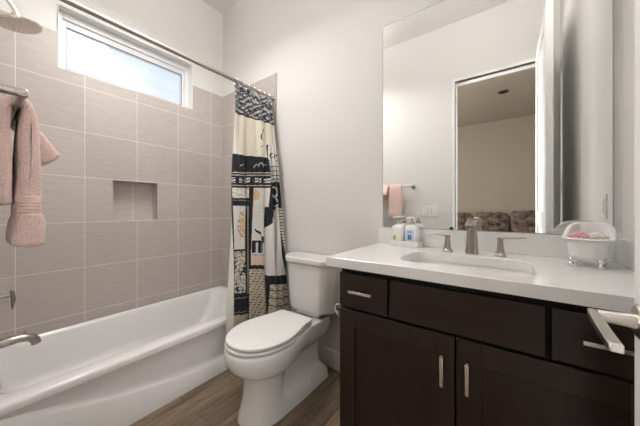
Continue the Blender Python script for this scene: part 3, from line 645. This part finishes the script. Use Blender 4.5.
bm2 = obj('basin', bm, M['porc'], sk_, smooth=True, sharp=60); 
bm = bmesh.new(); lathe(bm, (scx, scy, CB-.134), [(.024, 0), (.024, .004), (.016, .005), (0, .005)], 'z'); obj('drain', bm, M['nickel'], sk_, smooth=True, sharp=35); keep(sk_)

# faucet set
FA = t = thing('basin_faucet', 'brushed nickel widespread faucet with tapered spout and two lever handles', 'faucet', (-.136, 1.415, CT))
bm = bmesh.new(); rs = []
for z, hx_, hy_, yo in ((0, .028, .028, 0), (.004, .0275, .0275, 0), (.03, .025, .025, 0), (.08, .0215, .021, 0), (.125, .019, .018, -.002), (.150, .018, .018, -.008), (.163, .017, .017, -.014), (.168, .012, .012, -.018)): rs.append(rrect(0, yo, hx_, hy_, min(hx_, hy_)*.6, z, 6))
loft(bm, rs); obj('body', bm, M['nickel'], t, smooth=True, sharp=60)
bm = bmesh.new(); rs = []
for y, hx_, hz, z in ((.005, .0185, .016, .146), (-.03, .0185, .015, .147), (-.07, .018, .0125, .143), (-.105, .0175, .010, .136), (-.120, .017, .008, .131)): rs.append([(q[0], y, q[1]) for q in rrect(0, z, hx_, hz, hz*.7, 0, 5)])
loft(bm, rs); obj('nozzle_arm', bm, M['nickel'], t, smooth=True, sharp=60)
bm = bmesh.new(); lathe(bm, (0, -.108, .128), [(.010, .004), (.010, -.006), (0, -.006)], 'z', 18); obj('aerator', bm, M['chrome'], t, smooth=True, sharp=40)

def handle_tap(x, y, dirx, diry):
    bm = bmesh.new(); c = Vector((x+.136, y-1.415, 0)); lathe(bm, c, [(0, 0), (.0255, 0), (.0255, .004), (.019, .010), (.0155, .020), (.0115, .055), (.0105, .074), (.0115, .080), (.0105, .084), (0, .085)], 'z', 28); b = obj('handle', bm, M['nickel'], FA, smooth=True, sharp=40)
    bm = bmesh.new(); q = Vector((dirx, diry, 0)).normalized()
    P = [c+q*-.013+Vector((0, 0, .079)), c+q*.01+Vector((0, 0, .081)), c+q*.05+Vector((0, 0, .083)), c+q*.088+Vector((0, 0, .086)), c+q*.094+Vector((0, 0, .0865))]
    tube(bm, P, [.010, .0105, .0085, .0065, .004], 14, .5); obj('lever', bm, M['nickel'], b, smooth=True, sharp=50)
handle_tap(-.243, 1.418, -1, .10); handle_tap(-.026, 1.418, 1, .10)
# soap tray and two pump bottles
ty = thing('soap_tray', 'white tray holding two pump bottles beside the basin', 'tray', (-.470, 1.472, CT)); ty.rotation_euler.z = math.radians(-7)
bm = bmesh.new(); loft(bm, [rrect(0, 0, .083, .030, .006, 0, 4), rrect(0, 0, .085, .032, .007, .004, 4), rrect(0, 0, .085, .032, .007, .032, 4), rrect(0, 0, .081, .028, .005, .032, 4), rrect(0, 0, .081, .028, .005, .008, 4)]); obj('tray_body', bm, M['plastic'], ty, smooth=True, sharp=40)
def bottle(x, y, label, kind):
    t = thing('soap_bottle', label, 'bottle', (x, y, CT+.0085), 'pump bottles in the tray'); t.rotation_euler.z = math.radians(-7)
    bm = bmesh.new(); loft(bm, [rrect(0, 0, .033, .021, .012, 0, 6), rrect(0, 0, .036, .024, .014, .006, 6), rrect(0, 0, .036, .024, .014, .094, 6), rrect(0, 0, .034, .0225, .014, .103, 6), rrect(0, 0, .024, .017, .012, .110, 6), rrect(0, 0, .0125, .0125, .012, .113, 6), rrect(0, 0, .0125, .0125, .012, .118, 6)]); obj('body', bm, M['plastic'], t, smooth=True, sharp=50)
    bm = bmesh.new(); lathe(bm, (0, 0, .118), [(.013, 0), (.013, .014), (.011, .016), (.0055, .017), (.0055, .034), (0, .034)], 'z', 18); obj('collar', bm, M['grey'], t, smooth=True, sharp=40)
    bm = bmesh.new(); lathe(bm, (0, 0, .150), [(.009, 0), (.009, .009), (0, .010)], 'z', 16); tube(bm, [(0, 0, .155), (-.012, -.012, .156), (-.022, -.023, .153)], [.005, .0045, .004], 10); obj('pump_head', bm, M['plastic'], t, smooth=True, sharp=40)
    if kind:
        bx('label', -.024, .020, -.0248, -.0238, .022, .088, M['label_blue'], t); bm = bmesh.new()
        for i in (0, 1):
            for j in (0, 1): box(bm, -.014+i*.0105, -.005+i*.0105, -.0254, -.0246, .034+j*.0125, .045+j*.0125)
        obj('printed_squares', bm, M['label_navy'], t)
        bm = bmesh.new()
        for j in range(2): box(bm, -.016, .012, -.0252, -.0246, .070+j*.007, .072+j*.007)
        obj('printed_lines', bm, M['label_navy'], t)
    else:
        bx('label', -.026, .006, -.0248, -.0238, .018, .080, M['label_cream'], t); bm = bmesh.new(); lathe(bm, (-.014, -.0246, .040), [(0, -.0008), (.009, -.0008), (.009, 0), (0, 0)], 'y', 20)
        for vv in bm.verts: vv.co.z = .040+(vv.co.z-.040)*1.7
        obj('printed_leaf', bm, M['label_green'], t)
    return t
c7, s7 = math.cos(math.radians(-7)), math.sin(math.radians(-7))
bottle(-.470-.041*c7, 1.472-.041*s7, 'white pump bottle with a green leaf label, left in the tray', 0)
bottle(-.470+.039*c7, 1.472+.039*s7, 'white pump bottle with a pale blue label, right in the tray', 1)

# miniature clawfoot bathtub with puffs
mt = thing('miniature_bathtub', 'small white toy clawfoot bathtub on chrome feet at the counter corner', 'container', (.243, 1.368, CT)); mt.rotation_euler.z = math.radians(-16)
def tubring(hx_, hy_, z, yo=0, lift=0, n=40):
    P = []; hx_ *= 1.08
    for i in range(n):
        a_ = 2*PI*i/n; c_, s_ = math.cos(a_), math.sin(a_)
        e_ = 2.6; x = hx_*math.copysign(abs(c_)**(2/e_), c_); y = hy_*math.copysign(abs(s_)**(2/e_), s_)
        q = max(0, (y/hy_+.25)/1.25); P.append((x, y+yo, z-.003+lift*q*q*(3-2*q)))
    return P
bm = bmesh.new()
loft(bm, [tubring(.030, .050, .024), tubring(.040, .062, .026), tubring(.047, .070, .045, 0, .004), tubring(.051, .073, .080, 0, .03), tubring(.053, .075, .100, .001, .047), tubring(.063, .085, .101, .003, .050), tubring(.065, .087, .105, .003, .052), tubring(.062, .084, .109, .003, .053), tubring(.052, .074, .108, .001, .052), tubring(.048, .070, .098, 0, .045), tubring(.045, .067, .070, 0, .02), tubring(.040, .060, .040), tubring(.028, .045, .034)])
obj('tub_shell', bm, M['plastic'], mt, smooth=True, sharp=60)
for sx_ in (-1, 1):
    for sy_ in (-1, 1):
        bm = bmesh.new(); c = Vector((sx_*.033, sy_*.055, 0)); tube(bm, [c+Vector((0, 0, .034)), c+Vector((sx_*.006, sy_*.002, .024)), c+Vector((sx_*.004, 0, .012)), c+Vector((sx_*.004, 0, .006))], [.005, .0065, .0045, .006], 10)
        bmesh.ops.create_uvsphere(bm, u_segments=14, v_segments=10, radius=.0085, matrix=Matrix.Translation(c+Vector((sx_*.005, 0, .0086)))); obj('claw_foot', bm, M['chrome'], mt, smooth=True)
def puff(loc, r, m, label):
    bm = bmesh.new(); bmesh.ops.create_icosphere(bm, subdivisions=5, radius=r)
    for v_ in bm.verts:
        q = v_.co.normalized(); f = noise.noise(q*4)+.35*abs(noise.noise(q*12)); v_.co = q*r*(1+.12*f)
    o = obj('bath_puff', bm, m, smooth=True); o.location = loc; return tag(o, label, 'bath puff')
c16, s16 = math.cos(math.radians(-16)), math.sin(math.radians(-16))
def loc16(x, y, z): return (.243+x*c16-y*s16, 1.368+x*s16+y*c16, CT+z)
puff(loc16(-.021, -.018, .098), .028, M['mesh_pink'], 'pink mesh bath puff in the miniature bathtub')
puff(loc16(.020, .022, .101), .0245, M['mesh_cream'], 'cream mesh bath puff in the miniature bathtub')

# mirror
mr = thing('wall_mirror', 'large frameless mirror fixed with clips above the countertop', 'mirror', (-.143, YF, H-.109))
bm = bmesh.new(); box(bm, -.628, .341, YF-.006, YF-.0005, H-.109, H+1.135); g = obj('mirror_glass', bm, M['mirror'], mr)
bm = bmesh.new()
for x0, x1, z0, z1 in ((-.630, -.628, H-.111, H+1.137), (.341, .3435, H-.111, H+1.137), (-.628, .341, H+1.135, H+1.137), (-.628, .341, H-.111, H-.109)): box(bm, x0, x1, YF-.0065, YF-.0005, z0, z1)
obj('ground_edge', bm, mat('glass_edge', (.35, .38, .36), .3), mr)
for x, z, s in ((-.505, H+1.135, 1), (.22, H+1.135, 1), (-.243, H-.109, -1), (.22, H-.109, -1)):
    bm = bmesh.new(); box(bm, x-.008, x+.008, YF-.010, YF-.0005, z-.010 if s > 0 else z-.002, z+.006 if s > 0 else z+.012); obj('clip', bm, M['chrome'] if s > 0 else M['black'], mr, bev=.001)
keep(mr)

# toilet paper holder on the cabinet side
t = thing('paper_holder', 'curved nickel toilet paper holder on the side of the vanity', 'paper holder', (VX0, 1.06, H-.45))
bm = bmesh.new(); lathe(bm, (0, 0, 0), [(0, 0), (.02, 0), (.02, -.006), (.012, -.01), (0, -.01)], 'x', 20); obj('wall_plate', bm, M['nickel2'], t, smooth=True, sharp=35)
bm = bmesh.new(); tube(bm, spline([(-.006, 0, 0), (-.045, -.004, -.004), (-.078, -.004, -.018), (-.078, -.002, -.040), (-.062, 0, -.062), (-.052, .03, -.070), (-.052, .13, -.070)], 7), .0062, 12); obj('arm', bm, M['chrome'], t, smooth=True)

# switch plate on the near wall and outlet on the right wall
t = thing('switch_plate', 'white three-gang switch plate on the wall between towel bar and doorway', 'switch plate', (-.70, 0, H-.022))
bx('plate', -.085, .085, 0, .006, -.060, .060, M['plastic'], t, bev=.002)
for i in (-1, 0, 1):
    bx('rocker', i*.047-.0165, i*.047+.0165, .006, .0115, -.033, .033, M['plastic'], t, bev=.0015)
    bm = bmesh.new(); box(bm, i*.047-.018, i*.047+.018, .0055, .0064, -.0345, .0345); obj('rocker_seam', bm, mat('seam', (.3, .29, .28), .6), t)
t = thing('wall_outlet', 'white power outlet on the right wall near the mirror', 'outlet', (XR, 1.30, H+.012))
bx('plate', -.006, 0, -.036, .036, -.058, .058, M['plastic'], t, bev=.002)
bx('receptacle', -.009, -.006, -.017, .017, -.034, .034, M['plastic'], t, bev=.001)
for z in (-.018, .018):
    for y in (-.006, .006): bx('slot', -.0094, -.0088, y-.001, y+.001, z-.004, z+.004, M['black'], t)

# ------------------------------------------------------------ towel bar and towels on the near wall
BZt, BYt = H+.262, .072
t = thing('towel_bar', 'brushed nickel towel bar on the near wall beside the bathtub', 'towel bar', (-1.12, 0, BZt))
bm = bmesh.new(); tube(bm, [(-.876, BYt, BZt), (-1.36, BYt, BZt)], .0085, 16); obj('bar', bm, M['nickel'], t, smooth=True, sharp=50)
for x in (-.885, -1.36):
    bm = bmesh.new(); lathe(bm, (x, 0, BZt), [(0, .0005), (.026, .0005), (.026, .005), (.018, .010), (.0105, .018), (.0095, .04), (.0105, .064), (.012, .074), (.010, .082), (0, .084)] if 0 else [(0, .0005), (.026, .0005), (.026, .005), (.018, .010), (.0125, .018), (.0105, .04), (.0095, .060), (.0105, .068), (.0112, .074), (.009, .080), (0, .0815)], 'y', 24); obj('post', bm, M['nickel'], t, smooth=True, sharp=50)
keep(t)
def slab_cloth(name, prof_fn, x0, x1, m, parent, nx=60, ny=120, amp=.004, seed=0):
    """closed cross-section (y,z) swept along x with rounded ends and soft lumps"""
    bm = bmesh.new(); rings = []
    for i in range(nx+1):
        q = i/nx; x = x0+(x1-x0)*q
        e = min(q, 1-q)*abs(x1-x0)/.018; sh = math.sqrt(max(0, 1-(1-min(e, 1))**2))
        P = prof_fn(x, max(sh, .05)); r = []
        for j, (y, z) in enumerate(P):
            nn = noise.noise(Vector((x*11+seed, y*22, z*9)))*amp+noise.noise(Vector((x*60+seed, y*70, z*60)))*.0011
            r.append((x+noise.noise(Vector((z*12+seed, y*15, 3)))*.008, y+nn, z+nn*.6))
        rings.append(r)
    loft(bm, rings); return obj(name, bm, m, parent, smooth=True)
def capsule(path, ws, n=1):
    """outline of a thick ribbon following path (y,z) with half widths ws"""
    L_, R2 = [], []
    for i, p in enumerate(path):
        a_ = Vector(path[max(i-1, 0)]); b_ = Vector(path[min(i+1, len(path)-1)]); d_ = (b_-a_).normalized(); nn = Vector((-d_.y, d_.x))
        L_.append(Vector(p)+nn*ws[i]); R2.append(Vector(p)-nn*ws[i])
    def cap(p, d_, nn, w_): return [Vector(p)+nn*w_*math.cos(t_)+d_*w_*math.sin(t_)*.42 for t_ in np.linspace(0, PI, 7)[1:-1]]
    d1 = (Vector(path[-1])-Vector(path[-2])).normalized(); n1 = Vector((-d1.y, d1.x)); d0 = (Vector(path[0])-Vector(path[1])).normalized(); n0 = Vector((-d0.y, d0.x))
    return L_+cap(path[-1], d1, n1, ws[-1])+R2[::-1]+cap(path[0], d0, n0, ws[0])
def ribbon(keys, ks, n=50):
    P = [(p.x, p.y) for p in spline([(y, z, 0) for y, z in keys], n//max(1, len(keys)-1))]
    q = np.linspace(0, 1, len(P)); w_ = np.interp(q, np.linspace(0, 1, len(ks)), ks); return P, w_
def over(keys, ks):
    P, w_ = ribbon(keys, ks)
    def f(x, sh):
        return [(p.x, p.y) for p in capsule(P, [max(a_*sh, .002) for a_ in w_])]
    return f
tw = thing('bath_towel', 'long pink terry towel draped over the towel bar', 'towel', (-1.15, BYt, BZt))
z0 = BZt
slab_cloth('body', over([(.053, z0-.245), (.050, z0-.15), (.051, z0-.06), (.059, z0+.006), (.074, z0+.022), (.090, z0+.002), (.094, z0-.06), (.095, z0-.15), (.094, z0-.240)], [.014, .014, .013, .011, .009, .010, .018, .022, .023]), -.995, -1.145, M['terry'], tw, seed=1)
slab_cloth('woven_band', over([(.094, z0-.232), (.094, z0-.25), (.094, z0-.275), (.094, z0-.288)], [.0225, .0230, .0230, .0225]), -.996, -1.144, M['dobby'], tw, amp=.001, seed=2)
bm = bmesh.new()
for k_ in range(5): tube(bm, [(-.9985, .094+.019*s_, z0-.244-.0085*k_) for s_ in (-1, 1)], .0028, 8)
obj('band_ridge', bm, M['dobby'], tw, smooth=True)
slab_cloth('border', over([(.094, z0-.280), (.095, z0-.30), (.094, z0-.33), (.093, z0-.350)], [.024, .029, .031, .030]), -.990, -1.150, M['terry'], tw, amp=.005, seed=3)
keep(tw)
wc = thing('hand_towel', 'short pink terry towel flaring out behind the longer towel', 'towel', (-1.18, BYt, BZt))
slab_cloth('body', over([(.030, z0-.20), (.030, z0-.10), (.042, z0-.01), (.072, z0+.016), (.098, z0+.000), (.114, z0-.03), (.130, z0-.065), (.152, z0-.100)], [.010, .011, .010, .006, .010, .020, .026, .028]), -1.150, -1.335, M['terry'], wc, amp=.004, seed=5)
keep(wc)

# ------------------------------------------------------------ bed and cushions in the bedroom
bd = thing('bed', 'bed with grey brown blanket seen through the doorway in the mirror', 'bed', (-.3, -2.6, 0))
bx('headboard', -1.3, .7, BY+.002, BY+.06, .1, .98, M['linen'], bd, bev=.02); bx('bed_frame', -1.2, .6, BY+.06, -1.65, .12, .30, M['linen'], bd, bev=.02)
bx('mattress', -1.2, .6, BY+.06, -1.65, .30, .58, M['plastic'], bd, bev=.05, seg=4); bx('blanket', -1.215, .615, BY+.45, -1.63, .30, .60, M['fur'], bd, bev=.05, seg=4)
for x in (-1.1, .5):
    for y in (BY+.15, -1.75): bx('leg', x-.04, x+.04, y-.04, y+.04, 0, .12, M['woodv'], bd)
keep(bd)
def pillow(name, cx, cy, cz, w_, h_, d_, tilt, m, label, seed):
    bm = bmesh.new(); rows = 18; G = {}
    for s in (1, -1):
        for i in range(rows+1):
            for j in range(rows+1):
                a_, b_ = i/rows*2-1, j/rows*2-1; e = max(0, (1-a_**4)*(1-b_**4))**.45; f = 1-.10*(a_*a_*b_*b_) 
                if e <= 1e-6 and s < 0: G[s, i, j] = G[1, i, j]; continue
                nn = noise.noise(Vector((a_*3+seed, b_*3, s)))*.09
                G[s, i, j] = bm.verts.new((a_*w_/2*f, s*d_/2*e+nn*e*.4, b_*h_/2*f+nn*.3))
        for i in range(rows):
            for j in range(rows): bm.faces.new((G[s,i,j], G[s,i+1,j], G[s,i+1,j+1], G[s,i,j+1]))
    o = obj(name, bm, m, smooth=True); o.location = (cx, cy, cz); o.rotation_euler = (math.radians(tilt), 0, 0); return tag(o, label, 'pillow')
pillow('pillow', -.91, BY+.26, .84, .59, .46, .20, 14, M['fur'], 'fluffy dark brown pillow on the left of the bed, seen in the mirror', 1)
pillow('pillow', -.28, BY+.26, .85, .60, .46, .20, 14, M['fur'], 'fluffy dark brown pillow in the middle of the bed, seen in the mirror', 4)
pillow('pillow', .35, BY+.26, .87, .60, .50, .20, 14, M['fur'], 'fluffy dark brown pillow on the right of the bed, seen in the mirror', 8)
